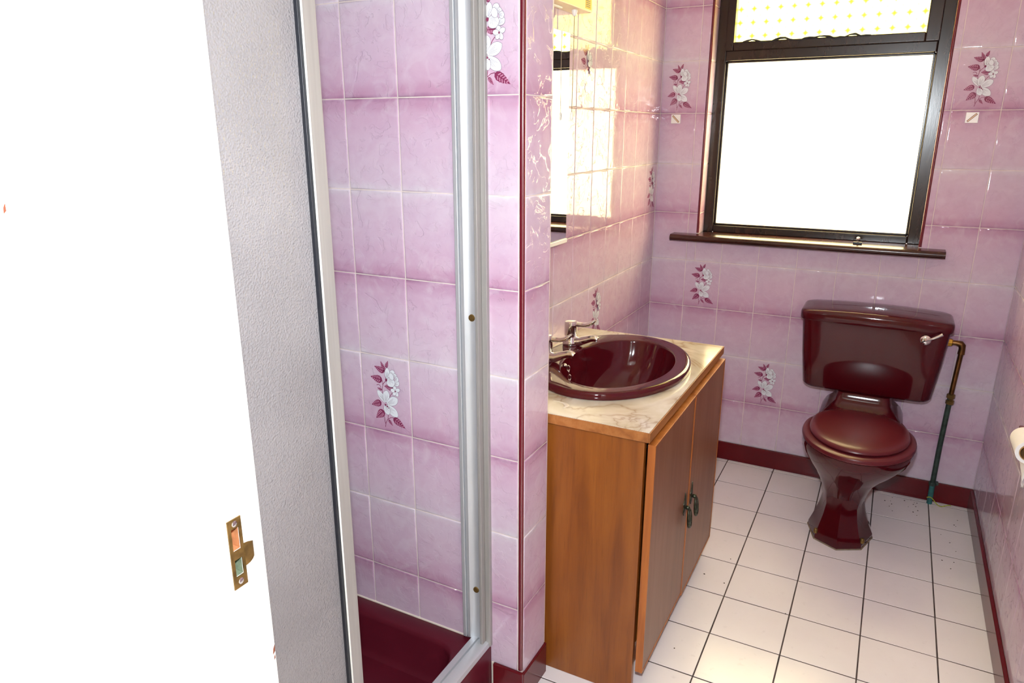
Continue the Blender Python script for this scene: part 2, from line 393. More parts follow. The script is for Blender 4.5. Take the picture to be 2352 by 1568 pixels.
def flower_print():
    b = B(); lay = [TT+.00025]
    def P(x, y): return (x/1000, y/1000, lay[0])
    def shape(x0, y0, x1, y1, hw, prof, n=12, wob=0):
        d = Vector((x1-x0, y1-y0)); L = d.length; d /= L; q = Vector((-d.y, d.x)); a = []; c = []
        for i in range(n+1):
            s = i/n; w = hw*prof(s)*(1+wob*math.sin(i*2.4))
            a.append((x0+d.x*L*s+q.x*w, y0+d.y*L*s+q.y*w)); c.append((x0+d.x*L*s-q.x*w, y0+d.y*L*s-q.y*w))
        return a+c[::-1][0:], d, q, L
    def strip(pts, w):
        for (a, c) in zip(pts[:-1], pts[1:]):
            d = Vector((c[0]-a[0], c[1]-a[1])).normalized(); q = Vector((-d.y, d.x))*w
            b.poly([P(a[0]+q.x, a[1]+q.y), P(a[0]-q.x, a[1]-q.y), P(c[0]-q.x, c[1]-q.y), P(c[0]+q.x, c[1]+q.y)])
    lp = lambda s: (math.sin(PI*min(1, s*1.02)**.62)**.9 if 0 < s < .985 else 0.001)
    pp = lambda s: (math.sin(PI*(.12+.88*s)**1.35)**.6 if s < .99 else .05)
    b.cur = 0
    for st in STEMS: strip(st, .75)
    lay[0] += .00006
    for (x0, y0, x1, y1, hw) in LEAVES:
        b.cur = 0; pts, d, q, L = shape(x0, y0, x1, y1, hw, lp, 14, .06); b.poly([P(*p) for p in pts])
        l0 = lay[0]; lay[0] += .00006; b.cur = 1
        for k in range(5):                                    # lighter hatching between the veins
            s = .2+.14*k; w = hw*lp(s)
            for sg in (-1, 1):
                a = (x0+d.x*L*s+q.x*w*.15*sg, y0+d.y*L*s+q.y*w*.15*sg); e = (x0+d.x*L*(s+.1)+q.x*w*.8*sg, y0+d.y*L*(s+.1)+q.y*w*.8*sg)
                strip([a, e], hw*.11)
        lay[0] = l0
    for i, (x0, y0, x1, y1, hw) in enumerate(PETALS):
        lay[0] += .00006; b.cur = 3
        pts, d, q, L = shape(x0, y0, x1, y1, hw, pp, 14)
        cx = sum(p[0] for p in pts)/len(pts); cy = sum(p[1] for p in pts)/len(pts)
        def grow(p, g):
            v = Vector((p[0]-cx, p[1]-cy)); l = v.length; v = v*((l+g)/max(l, .01)); return (cx+v.x, cy+v.y)
        b.poly([P(*grow(p, .75)) for p in pts]); lay[0] += .00006; b.cur = 2; b.poly([P(*p) for p in pts])
        lay[0] += .00006; b.cur = 3
        if i < 11:
            for k in (-2, -1, 0, 1, 2):
                s0 = .08; s1 = .5+.08*((k*7) % 3)
                w0 = hw*pp(s0)*k*.22; w1 = hw*pp(s1)*k*.26
                strip([(x0+d.x*L*s0+q.x*w0, y0+d.y*L*s0+q.y*w0), (x0+d.x*L*s1+q.x*w1, y0+d.y*L*s1+q.y*w1)], .22)
    lay[0] += .00006; b.cur = 0
    for (x, y, r) in ((-.3, -26.1, 2.6), (4.9, -29.5, 2.2), (9, -33, 1.4), (5.7, 41.3, 3.4), (32, 15.6, 2.0)):
        b.poly([P(x+r*math.cos(2*PI*k/9), y+r*1.2*math.sin(2*PI*k/9)) for k in range(9)])
    me = bpy.data.meshes.new('floral_print'); me.from_pydata(b.v, [], b.f)
    for m in ('leaf', 'leaf_l', 'petal', 'line'): me.materials.append(M[m])
    for p, i in zip(me.polygons, b.mi): p.material_index = i
    me.update()
    for p in me.polygons:
        if p.normal.z < 0: p.flip()
    return me
FLOWER = flower_print()
def tiles(wall, place, xa, sj, ks, clip, holes=(), flowers=(), gap=.0024):
    """place(s, z) -> point on the wall face; sj: joint positions along the wall; ks: row indices"""
    for i in range(len(sj)-1):
        for k in ks:
            fx0, fx1, fz0, fz1 = sj[i], sj[i+1], zk(k), zk(k+1)
            x0, x1, z0, z1 = max(fx0, clip[0]), min(fx1, clip[1]), max(fz0, clip[2]), min(fz1, clip[3])
            rects = [(x0, x1, z0, z1)]
            for (hx0, hx1, hz0, hz1) in holes:
                nr = []
                for (a, c, d, e) in rects:
                    if c <= hx0 or a >= hx1 or e <= hz0 or d >= hz1: nr.append((a, c, d, e)); continue
                    if a < hx0: nr.append((a, hx0, d, e))
                    if c > hx1: nr.append((hx1, c, d, e))
                    m0, m1 = max(a, hx0), min(c, hx1)
                    if d < hz0: nr.append((m0, m1, d, hz0))
                    if e > hz1: nr.append((m0, m1, hz1, e))
                rects = nr
            for (a, c, d, e) in rects:
                if c-a < .006 or e-d < .006: continue
                g = gap/2; w = c-a-gap; h = e-d-gap
                u0, u1 = (a-fx0)/PX, (c-fx0)/PX
                v0, v1 = (d-fz0)/PZ, (e-fz0)/PZ
                if k % 2: v0, v1 = 1-v0, 1-v1
                o = bpy.data.objects.new('tile', tile_mesh(w, h, u0, u1, v0, v1)); COL.objects.link(o); o.parent = wall
                mt = basis(place((a+c)/2, (d+e)/2), xa)
                o.matrix_local = mt @ Matrix.Rotation(random.uniform(-.0012, .0012), 4, 'X') @ Matrix.Rotation(random.uniform(-.0012, .0012), 4, 'Y')
                if (i, k) in flowers and (c-a) > .1 and (e-d) > .15:
                    fo = bpy.data.objects.new('floral_print', FLOWER); COL.objects.link(fo); fo.parent = o
                    fo.location = ((fx0+fx1)/2-(a+c)/2, (fz0+fz1)/2-(d+e)/2, 0)
KS = range(-8, 5)
G_ = .0001   # grout surface, the tile faces stand 1.5 mm proud of it
# far wall with window opening
b = B().box(XS-.1, WX0, G_, .3, -.05, ZC).box(WX1, XR+.1, G_, .3, -.05, ZC).box(WX0, WX1, G_, .3, -.05, WZ0-.02).box(WX0, WX1, G_, .3, WZ1, ZC)
wf = struct('wall_far', b, 'grout', 'pink marbled tile wall around the window behind the toilet')
tiles(wf, lambda s, z: (s, TT-.0014, z), (1, 0, 0), [.0007+PX*i for i in range(9)]+[1.3507], KS, (0, XR, .078, ZC),
      holes=[(WX0-.006, WX1+.006, WZ0-.022, WZ1+.006)], flowers={(0, 0), (7, 0), (1, -4), (3, -6)})
# window reveals
for s, x in ((1, WX0), (-1, WX1)):
    pl = (lambda q, z: (WX0-.0046, q, z)) if s > 0 else (lambda q, z: (WX1+.0046, -q, z))
    if s > 0: tiles(wf, pl, (0, 1, 0), [0, .15], range(-3, 4), (.004, .118, WZ0+.005, WZ1))
    else: tiles(wf, pl, (0, -1, 0), [-.15, 0], range(-3, 4), (-.118, -.004, WZ0+.005, WZ1))
# left wall (behind basin)
wl = struct('wall_left', B().box(-.1, -G_, YP+.005, .006, -.05, ZC), 'grout', 'pink marbled tile wall behind the wash basin and mirror')
tiles(wl, lambda s, z: (-TT+.0014, s, z), (0, 1, 0), [-PX*i for i in range(11, -1, -1)], KS, (YP+TP+.001, -.0008, .078, ZC), flowers={(11-1-5, 0), (10, -2), (11-1-4, -4)})
# right wall
wr = struct('wall_right', B().box(XR+G_, XR+.1, YFW, .006, -.05, ZC), 'grout', 'pink marbled tile wall to the right of the toilet')
tiles(wr, lambda s, z: (XR+TT-.0014, -s, z), (0, -1, 0), [PX*i for i in range(0, 18)], KS, (.0008, -YFW-.002, .078, ZC))
# partition between shower and basin
wp = struct('wall_partition', B().box(XS-.1, XE-G_, YP+G_, YP+TP-G_, -.05, ZC), 'grout', 'pink tiled partition wall end between shower and basin')
XA = -.223
tiles(wp, lambda s, z: (s, YP+TT-.0014, z), (1, 0, 0), [XA+PX*i for i in range(-3, 4)], KS, (XS, .2275, .1, ZC), flowers={(3, -4), (5, 0)})
tiles(wp, lambda s, z: (XE-TT+.0014, s, z), (0, 1, 0), [YP, YP+.15], KS, (YP+.010, YP+TP-.003, .088, ZC))
# shower side and near walls
wsh = struct('wall_shower', B().box(XS-.1, XS-G_, YFW, YP+.02, -.05, ZC), 'grout', 'pink tiled inner side wall of the shower')
tiles(wsh, lambda s, z: (XS-TT+.0014, s, z), (0, 1, 0), [YP-PX*i for i in range(6, -1, -1)], KS, (YFW, YP, .15, ZC))
wfr = struct('wall_front', B().box(XS-.1, XJ-.03, YFW-.345, YFW, -.05, ZC).box(XJ2+.03, XR+.1, YFW-.345, YFW, -.05, ZC).box(XJ-.03, XJ2+.03, YFW-.345, YFW, 2.03, ZC),
             'hall', 'near wall of the bathroom with the doorway opening')
# hall behind the camera
struct('floor_hall', B().box(XS-.1, XR+.3, -4.3, YFW-.345, -.08, 0), 'carpet', 'beige carpeted hall floor outside the doorway')
struct('wall_hall_back', B().box(XS-.1, XR+.3, -4.3, -4.2, -.05, ZC), 'hall', 'cream back wall of the hall')
struct('wall_hall_left', B().box(XS-.1, XS, -4.2, YFW-.345, -.05, ZC), 'hall', 'cream left wall of the hall')
struct('wall_hall_right', B().box(XR+.2, XR+.3, -4.2, YFW-.345, -.05, ZC), 'hall', 'cream right wall of the hall')
struct('wall_hall_front', B().box(XR+.1, XR+.3, YFW-.345, YFW, -.05, ZC), 'hall', 'cream stub wall beside the doorway')

# skirtings
def skirt(name, dims, label): return struct(name, B().box(*dims), 'maroon', label, bevel=.003)
skirt('baseboard_far', (0, XR, -.012, 0, 0, .082), 'dark maroon skirting along the far wall behind the toilet')
skirt('baseboard_right', (XR-.012, XR, YFW, -.0125, 0, .082), 'dark maroon skirting along the right wall')
skirt('baseboard_left', (0, .012, YP+TP+.004, -.0125, 0, .082), 'dark maroon skirting along the left wall behind the cabinet')
b = B().box(.159, XE+.007, YP-.010, YP-.0002, 0, .103).box(XE-.003, XE+.007, YP-.0002, YP+TP, 0, .094)
struct('baseboard_partition', b, 'maroon', 'dark maroon skirting wrapped around the partition wall end', bevel=.003)

# corner trims
def trim(n, x, y, z0, z1, r, label, mat='trim'):
    b = B().tube([(x, y, z0), (x, y, z1)], r, 12)
    return tag(obj('trim_%d' % n, b, mat, smooth=50), label, kind='structure')
trim(1, XE-.0045, YP+.0045, .104, ZC, .0062, 'maroon plastic corner trim on near edge of partition wall')
trim(2, XE-.004, YP+TP-.002, .095, ZC, .0034, 'thin dark maroon trim on far edge of partition wall', 'maroon')
trim(3, WX0-.003, .003, WZ0+.008, WZ1, .0055, 'maroon trim along left edge of the window reveal')
trim(4, WX1+.003, .003, WZ0+.008, WZ1, .0055, 'maroon trim along right edge of the window reveal')

# ------------------------------------------------------------------ window
wn = empty('window_1', (.61, .1, WZ0)); tag(wn, 'dark brown timber window with yellow obscured glass panes', kind='structure')
FY0, FY1 = .085, .165
GX0, GX1 = .236, .980
box('frame_stile', (WX0-.002, GX0, FY0, FY1, WZ0+.004, WZ1), 'dark_wood', wn, .004)
box('frame_stile', (GX1, WX1+.002, FY0, FY1, WZ0+.004, WZ1), 'dark_wood', wn, .004)
box('bottom_rail', (GX0, GX1, FY0, FY1, WZ0+.004, 1.034), 'dark_wood', wn, .004)
box('transom', (GX0, GX1, FY0-.006, FY1, 1.697, 1.735), 'dark_wood', wn, .004)
box('top_rail', (GX0, GX1, FY0, FY1, 2.08, WZ1), 'dark_wood', wn, .004)
# glazing beads of the lower light
b = B().box(GX0, GX0+.008, .100, .120, 1.034, 1.697).box(GX1-.008, GX1, .100, .120, 1.034, 1.697).box(GX0, GX1, .100, .120, 1.034, 1.042).box(GX0, GX1, .100, .120, 1.689, 1.697)
obj('glazing_bead', b, 'dark_wood', wn, bevel=.002)
tag(box('glass_pane', (GX0+.001, GX1-.001, .120, .124, 1.035, 1.696), 'pane_low', wn), 'bright obscured yellow glass of the lower light')
# top hung sash
sash = empty('top_sash', (.61, .1, 1.74), wn)
SX0, SX1 = .264, .938
for d in ((GX0-.004, SX0, .072, .125, 1.733, 2.084), (SX1, GX1+.004, .072, .125, 1.733, 2.084), (SX0, SX1, .072, .125, 1.733, 1.766), (SX0, SX1, .072, .125, 2.04, 2.084)):
    box('sash_rail', d, 'dark_wood', sash, .004)
pts = [(.30+.46*i/26, .0705+random.uniform(-.0025, .0012), 1.7655+.0035*math.sin(i*.9)+random.uniform(-.003, .003)) for i in range(27)]
b = B().tube(pts, [random.uniform(.0012, .005) for _ in pts], 6)
obj('peeling_seal_strip', b, 'gasket', sash)
tag(box('glass_pane', (SX0-.002, SX1+.002, .108, .112, 1.764, 2.042), 'pane_up', sash), 'star patterned yellow obscured glass of the top sash')
# sill board with rounded nose
b = B(); sec = []
r = .0135; zc = .9915; nose = -.062
for i in range(9):
    a = PI/2+PI*i/8
    sec.append((nose+r*math.cos(a)-.0, zc+r*math.sin(a)))
sec = [(.09, zc+r)]+sec+[(.0, zc-r)]
ring = lambda x: [(x, y, z) for y, z in sec]
# horned ends only project in front of the wall
b.loft([ring(WX0-.001), ring(WX1+.001)])
secf = [(y if y < 0 else -.0006, z) for y, z in sec]
for xa_, xb_ in ((.093, WX0-.001), (WX1+.001, 1.107)):
    b.loft([[(x, y, z) for y, z in secf] for x in (xa_, xa_+.004, xb_-.004, xb_)])
sill = tag(obj('window_sill', b, 'sill', smooth=35), 'dark brown varnished window sill board with rounded nose', 'window sill')
pin = empty('casement_stay_pin', (.813, -.012, zc+r)); tag(pin, 'small casement stay pin with silver knob on the window sill', 'stay pin')
obj('base', B().box(.797, .829, -.019, -.003, zc+r, zc+r+.009), 'gasket', pin, bevel=.002)
obj('knob', B().lathe((.813, -.011, zc+r+.009), [(.003, 0), (.0025, .005), (.006, .009), (.0072, .013), (.005, .018), (.001, .0195)], 'z', 16), 'chrome', pin, smooth=60)

# wall hooks either side of the window
def hook(x, z, sgn, label):
    e = empty('wall_bracket', (x, 0, z)); tag(e, label, 'bracket', 'white square plastic brackets on far wall')
    obj('plate', B().box(x-.0195, x+.0195, -.006, -.0005, z-.018, z+.018), 'white_plastic', e, bevel=.0015)
    d = Vector((sgn*.013, 0, .013)); q = Vector((-d.z, 0, d.x)).normalized()*.0032 if sgn > 0 else Vector((d.z, 0, -d.x)).normalized()*.0032
    c = Vector((x, 0, z)); p = [c-d-q, c+d-q, c+d+q, c-d+q]
    b = B().loft([[(v.x, y, v.z) for v in p] for y in (-.006, -.0075)])
    obj('slot_edge', b, 'chip', e)
    q2 = q*.45; d2 = d*.93; p = [c-d2-q2, c+d2-q2, c+d2+q2, c-d2+q2]
    obj('slot', B().loft([[(v.x, y, v.z) for v in p] for y in (-.0075, -.0082)]), 'cream_plastic', e)
hook(.0695, 1.472, -1, 'white square plastic bracket with diagonal slot left of the window')
hook(1.1185, 1.469, 1, 'white square plastic bracket with diagonal slot right of the window')

# ------------------------------------------------------------------ toilet
TX = .911
toi = empty('toilet', (.9, -.35, 0)); tag(toi, 'burgundy close-coupled toilet with closed lid under the window', 'toilet')
def pan_ring(z, cx, a, yf, yb, oct_, ym, n=64):
    pts = []
    for i in range(n):
        t = 2*PI*i/n
        bb = (ym-yf) if math.sin(t) < 0 else (yb-ym)
        ro = math.cos(PI/8)/math.cos(((t) % (PI/4))-PI/8) if oct_ > 0 else 1
        ex = abs(math.cos(t)); ey = abs(math.sin(t))
        rr = oct_*ro*1.045+(1-oct_)
        pts.append((cx+a*math.cos(t)*rr, ym+bb*math.sin(t)*rr, z))
    return pts
secs = [(0, .898, .104, -.562, -.14, 1, -.42), (.015, .898, .104, -.562, -.14, 1, -.42), (.05, .896, .090, -.550, -.15, 1, -.42), (.09, .895, .076, -.530, -.16, 1, -.40),
        (.13, .895, .069, -.515, -.16, .8, -.40), (.17, .896, .077, -.514, -.15, .45, -.40), (.215, .897, .096, -.535, -.13, .15, -.40), (.253, .902, .121, -.566, -.10, 0, -.40),
        (.29, .908, .147, -.605, -.08, 0, -.42), (.33, .913, .171, -.640, -.07, 0, -.43), (.36, .914, .179, -.658, -.07, 0, -.44), (.377, .914, .180, -.662, -.07, 0, -.44), (.382, .914, .176, -.657, -.075, 0, -.44)]
obj('pan', B().loft([pan_ring(*s) for s in secs]), 'burg', toi, smooth=22)
b = B().loft([rrect(TX, hw, yf, yb, rr, z) for z, hw, yf, yb, rr in ((.30, .11, -.26, -.03, .03), (.37, .145, -.29, -.03, .04), (.395, .132, -.265, -.03, .04), (.41, .112, -.235, -.03, .035), (.43, .098, -.212, -.03, .03), (.464, .092, -.203, -.03, .025))])
obj('cistern_platform', b, 'burg', toi, smooth=50)
b = B().loft([rrect(TX, hw, yf, -.006, rr, z, bow=.004) for z, hw, yf, rr in ((.4605, .195, -.165, .03), (.4615, .207, -.178, .035), (.466, .217, -.187, .04), (.476, .223, -.192, .04), (.60, .237, -.198, .038), (.745, .249, -.203, .036))])
cis = obj('cistern', b, 'burg', toi, smooth=50)
b = B().loft([rrect(TX, hw, yf, yb, rr, z, bow=bw, crown=cr, full=.256) for z, hw, yf, yb, rr, cr, bw in ((.735, .250, -.204, -.004, .036, 0, .01), (.7352, .2545, -.209, -.004, .037, 0, .01), (.739, .256, -.2115, -.004, .038, .0, .01), (.760, .256, -.2115, -.004, .038, .002, .01), (.7665, .2545, -.2095, -.0055, .037, .006, .01),
     (.770, .2505, -.2045, -.009, .034, .009, .01), (.7715, .244, -.197, -.014, .03, .011, .01), (.7735, .225, -.16, -.05, .02, .012, .006), (.774, .215, -.108, -.104, .0015, .012, 0))])
obj('cistern_lid', b, 'burg', toi, smooth=50)
lev = obj('flush_lever', B().lathe((1.082, -.2055, .708), [(.019, 0), (.0195, -.005), (.017, -.010), (.010, -.0125), (.001, -.013)], 'y', 24), 'chrome', toi, smooth=50)
obj('lever_arm', B().tube([(1.082, -.2165, .707), (1.098, -.2225, .7165), (1.115, -.2255, .7275), (1.130, -.2245, .738)], [.005, .0042, .0052, .006], 12), 'chrome', lev, smooth=60)
obj('slot', B().loft([[(1.082+dx*.011-dz*.0014, y, .708+dx*.008+dz*.0018) for dx, dz in ((-1, -1), (1, -1), (1, 1), (-1, 1))] for y in (-.217, -.2192)]), 'gasket', lev)
def egg(z, a, yf, yb, ym, n=64, p=2.0, cx=.914):
    pts = []
    for i in range(n):
        t = 2*PI*i/n; c, s = math.cos(t), math.sin(t)
        e = 2/p if s > 0 else 1.0
        bb = (ym-yf) if s < 0 else (yb-ym)
        pts.append((cx+a*math.copysign(abs(c)**e, c), ym+bb*math.copysign(abs(s)**e, s), z))
    return pts
YMS = -.445
b = B(); o_ = lambda z, g: egg(z, .183-g, -.680+g, -.262-g, YMS, p=2.5)
i_ = lambda z, g: egg(z, .118+g, -.60-g, -.33+g, YMS, p=2.3)
b.loft([i_(.3835, .0), o_(.3835, .006), o_(.3875, .001), o_(.393, .0), o_(.400, .003), o_(.4035, .010), o_(.405, .02), i_(.405, .012), i_(.400, .003), i_(.3835, 0)], False, False)
obj('seat', b, 'burg_seat', toi, smooth=40)
l_ = lambda z, g: egg(z, .160-g, -.652+g, -.258-g, YMS, p=2.5)
b = B().loft([l_(.4065, .006), l_(.4075, .002), l_(.412, 0), l_(.418, .002), l_(.423, .010), l_(.427, .028), l_(.430, .06), l_(.432, .10), l_(.4325, .14)])
obj('seat_lid', b, 'burg_seat', toi, smooth=40)
for s in (-1, 1):
    obj('hinge_post', B().lathe((TX+s*.075, -.245, .398), [(.012, 0), (.012, .010), (.009, .014), (.002, .015)], 'z', 16), 'burg_seat', toi, smooth=50)
obj('hinge_bar', B().tube([(TX-.075, -.249, .408), (TX+.075, -.249, .408)], .005, 12), 'burg_seat', toi, smooth=60)
obj('hinge_clip', B().box(TX-.012, TX+.014, -.2585, -.249, .413, .4165), 'brass', toi, bevel=.001)
for x, y in ((.823, -.520), (.976, -.517)):
    obj('floor_screw', B().lathe((x, y, .03), [(.0075, -.006), (.0075, .006), (.005, .011), (.001, .012)], 'z', 12), 'brass', toi, smooth=50)
b = B().loft([pan_ring(z, .898, a, yf, -.135, 1, -.42) for z, a, yf in ((.0003, .1075, -.5655), (.002, .1065, -.5645), (.004, .1045, -.5625))])
obj('base_sealant', b, 'dirty_seal', toi, smooth=40)

# supply pipe
wpi = empty('water_pipe', (1.198, -.035, 0)); tag(wpi, 'corroded copper water pipe rising to the right side of the cistern', 'pipe')
obj('compression_nut', B().lathe((1.158, -.045, .669), [(.012, 0), (.0145, .003), (.0145, .018), (.012, .021)], 'x', 6), 'brass_new', wpi)
obj('elbow', B().tube([(1.176, -.045, .669), (1.192, -.045, .669), (1.2045, -.0445, .667), (1.2105, -.044, .660), (1.212, -.043, .648), (1.2115, -.043, .628)], [.009, .0095, .012, .0125, .011, .012], 14), 'copper', wpi, smooth=50)
obj('copper_tail', B().tube([(1.2115, -.043, .640), (1.2035, -.04, .448)], .0088, 14), 'copper', wpi, smooth=60)
obj('coupling', B().lathe((1.2047, -.04, .468), [(.010, 0), (.0145, -.002), (.0145, -.016), (.0105, -.018), (.0105, -.024), (.0145, -.026), (.0145, -.040), (.010, -.042)], 'z', 8), 'brass', wpi)
obj('lower_pipe', B().tube([(1.2035, -.04, .450), (1.199, -.035, .25), (1.198, -.033, .075)], .0095, 14), 'green_pipe', wpi, smooth=60)
obj('pipe_foot', B().tube([(1.198, -.033, .078), (1.199, -.033, -.0005)], .0098, 14), 'teal', wpi, smooth=60)
obj('pipe_clip', B().lathe((1.198, -.033, .080), [(.0125, 0), (.0135, .002), (.0135, .012), (.0125, .014)], 'z', 12).box(1.196, 1.218, -.034, -.014, .083, .092), 'green_pipe', wpi)
b = B(); pts = []
for i in range(15):
    a = i/14
    pts.append((1.186+.085*a, -.046+.004*math.sin(a*9)-.008*a, .022+.012*math.sin(a*7+.6)*(1-a*.4)-.012*a))
tag(obj('earth_wire', b.tube(pts, .0016, 6), 'wire', smooth=60), 'thin green and yellow wire curled at the foot of the water pipe', 'wire')

# toilet roll on the right wall
rx, ry, rz = 1.292, -1.015, .682
rh = empty('toilet_roll_holder', (XR, ry, rz)); tag(rh, 'maroon wall holder with rod for the toilet roll on right wall', 'roll holder')
for y in (ry-.075, ry+.075):
    obj('bracket', B().loft([[(x, y+dy, rz+dz) for dy, dz in ((-s_, -s_), (s_, -s_), (s_, s_), (-s_, s_))] for x, s_ in ((XR-.001, .020), (XR-.008, .019), (rx+.010, .010), (rx-.010, .010))]), 'trim', rh, bevel=.003)
obj('rod', B().tube([(rx, ry-.074, rz), (rx, ry+.074, rz)], .008, 14), 'chrome', rh, smooth=60)
tr = empty('toilet_roll', (rx, ry, rz-.03)); tag(tr, 'nearly finished white toilet roll with torn hanging sheet on right wall', 'toilet roll')
def ringtube(c, r0, r1, y0, y1, n=32):
    bb = B(); cc = lambda r, y: [(c[0]+r*math.cos(2*PI*i/n), y, c[1]+r*math.sin(2*PI*i/n)) for i in range(n)]
    return bb.loft([cc(r0, y0), cc(r1, y0), cc(r1, y1), cc(r0, y1), cc(r0, y0)], False, False)
obj('cardboard_core', ringtube((rx, rz-.012), .0195, .0215, ry-.052, ry+.052), 'cardboard', tr, smooth=40)
obj('paper', ringtube((rx, rz-.012), .0217, .030, ry-.050, ry+.050), 'paper', tr, smooth=40)
b = B(); rows = []
for i in range(9):
    s_ = i/8; z = rz-.042-.080*s_; w0 = ry-.047+.035*s_*s_; w1 = ry+.045-.10*s_+.04*s_*s_
    rows.append([(rx-.004+.004*math.sin(s_*6+k)+.01*s_, w0+(max(w1, w0+.004)-w0)*k/4, z+.004*math.sin(k*2.1+i)) for k in range(5)])
b.loft(rows, False, False, closed=False)
ps = obj('hanging_sheet', b, 'paper', tr, smooth=60); md = ps.modifiers.new('solid', 'SOLIDIFY'); md.thickness = .0006

# ------------------------------------------------------------------ vanity
VY0, VY1 = -1.572, -.800
van = empty('vanity_cabinet', (.25, (VY0+VY1)/2, 0)); tag(van, 'orange-brown wooden vanity cabinet with two doors under the basin', 'cabinet')
box('side_panel', (.014, .478, VY0+.008, VY0+.026, 0, .733), 'wood', van, .002)
box('side_panel', (.014, .478, VY1-.026, VY1-.008, 0, .733), 'wood', van, .002)
box('back_rail', (.014, .030, VY0+.026, VY1-.026, .66, .733), 'wood', van)
box('bottom_board', (.014, .455, VY0+.026, VY1-.026, .075, .091), 'wood', van)
box('plinth', (.430, .446, VY0+.026, VY1-.026, 0, .075), 'wood', van)
box('gap_shade_rail', (.440, .470, VY0+.026, VY1-.026, .690, .733), 'gasket', van)  # rail coloured black to paint in the shade of the gap above the doors
DSP = -1.181
for y0, y1, sg, z0 in ((VY0+.012, DSP-.0012, 1, .080), (DSP+.0012, VY1-.006, -1, .070)):
    d = empty('door', (.49, (y0+y1)/2, .06), van)
    box('door_panel', (.485, .503, y0+.004, y1-.004, z0+.004, .716), 'wood_door', d, .001)
    b = B().box(.485, .5042, y0, y0+.004, z0, .720).box(.485, .5042, y1-.004, y1, z0, .720).box(.485, .5042, y0+.004, y1-.004, .716, .720).box(.485, .5042, y0+.004, y1-.004, z0, z0+.004)
    obj('edge_lipping', b, 'wood_edge', d, bevel=.0008)
    yc = -1.222 if sg > 0 else -1.146; zc_ = .385; X = .5032
    b = B().loft([[(x, yc+yy*k, zc_+.012+zz*k) for yy, zz in ((-.004, -.03), (-.012, -.018), (-.007, -.004), (-.013, .008), (-.006, .020), (-.004, .034), (0, .042), (.004, .034), (.006, .020), (.013, .008), (.007, -.004), (.012, -.018), (.004, -.03))] for x, k in ((X, 1), (X+.002, 1), (X+.0035, .7))])
    obj('pull_backplate', b, 'handle', d, smooth=30)
    b = B().lathe((X+.003, yc, zc_+.008), [(.004, 0), (.006, .004), (.006, .010), (.003, .013)], 'x', 12)
    pts = [(X+.013+.006*math.sin(t/2), yc+.013*math.sin(t), zc_-.022+.028*math.cos(t)) for t in [2*PI*k/20 for k in range(21)]]
    b.tube(pts, [.0028+.0022*abs(math.sin(t/2)) for t in [2*PI*k/20 for k in range(21)]], 8, False)
    b.loft([[(x, yc+.010*math.sin(t), zc_-.024+.024*math.cos(t)) for t in [2*PI*k/14 for k in range(14)]] for x in (X+.0165, X+.0185)])
    obj('drop_pull', b, 'handle', d, smooth=50)
# worktop with oval cut-out
BX, BY, BA, BB = .250, -1.160, .216, .294
ct = empty('countertop', (.25, (VY0+VY1)/2, .733)); tag(ct, 'cream marble-effect laminate worktop around the burgundy basin', 'worktop')
CX0, CX1, CY0, CY1, CZ0, CZ1 = .002, .494, VY0-.006, VY1+.010, .7335, .757
def hole_plate(x0, x1, y0, y1, z0, z1, cx, cy, a, bq, n=96):
    b = B(); inn = []; outr = []
    angs = [2*PI*i/n for i in range(n)]
    for (px, py) in ((x0, y0), (x1, y0), (x1, y1), (x0, y1)): angs.append(math.atan2(py-cy, px-cx) % (2*PI))
    angs = sorted(set(round(t, 6) for t in angs))
    for t in angs:
        c, s = math.cos(t), math.sin(t)
        k = 1/math.sqrt((c/a)**2+(s/bq)**2); inn.append((cx+c*k, cy+s*k))
        ks_ = [((x1-cx)/c if c > 1e-9 else (x0-cx)/c if c < -1e-9 else 1e9), ((y1-cy)/s if s > 1e-9 else (y0-cy)/s if s < -1e-9 else 1e9)]
        k = min(ks_); outr.append((cx+c*k, cy+s*k))
    rings = [[(x, y, z1) for x, y in inn], [(x, y, z1) for x, y in outr], [(x, y, z0) for x, y in outr], [(x, y, z0) for x, y in inn], [(x, y, z1) for x, y in inn]]
    return b.loft(rings, False, False)
obj('laminate_top', hole_plate(CX0, CX1-.003, CY0+.003, CY1-.003, CZ0, CZ1, BX, BY, BA-.016, BB-.016), 'marble', ct)
b = B().box(CX1-.003, CX1, CY0, CY1, CZ0-.002, CZ1-.001).box(CX0, CX1-.003, CY0, CY0+.003, CZ0-.002, CZ1-.001).box(CX0, CX1-.003, CY1-.003, CY1, CZ0-.002, CZ1-.001)
obj('wood_edging', b, 'wood_h', ct, bevel=.0008)
arc = []
for k in range(13):
    a = -.5+2.6*k/12; w = .0015+.005*math.sin(PI*k/12)
    arc.append([(.226+.030*math.sin(a)+w*sx, -1.515+.022*math.cos(a)+w*.4*sx, CZ1+.0002+dz) for sx, dz in ((-1, 0), (1, 0), (.7, .0006), (-.7, .0006))])
obj('white_curved_mark', B().loft(arc), 'caulk', ct, smooth=40)  # thin curved white mark lying on the laminate
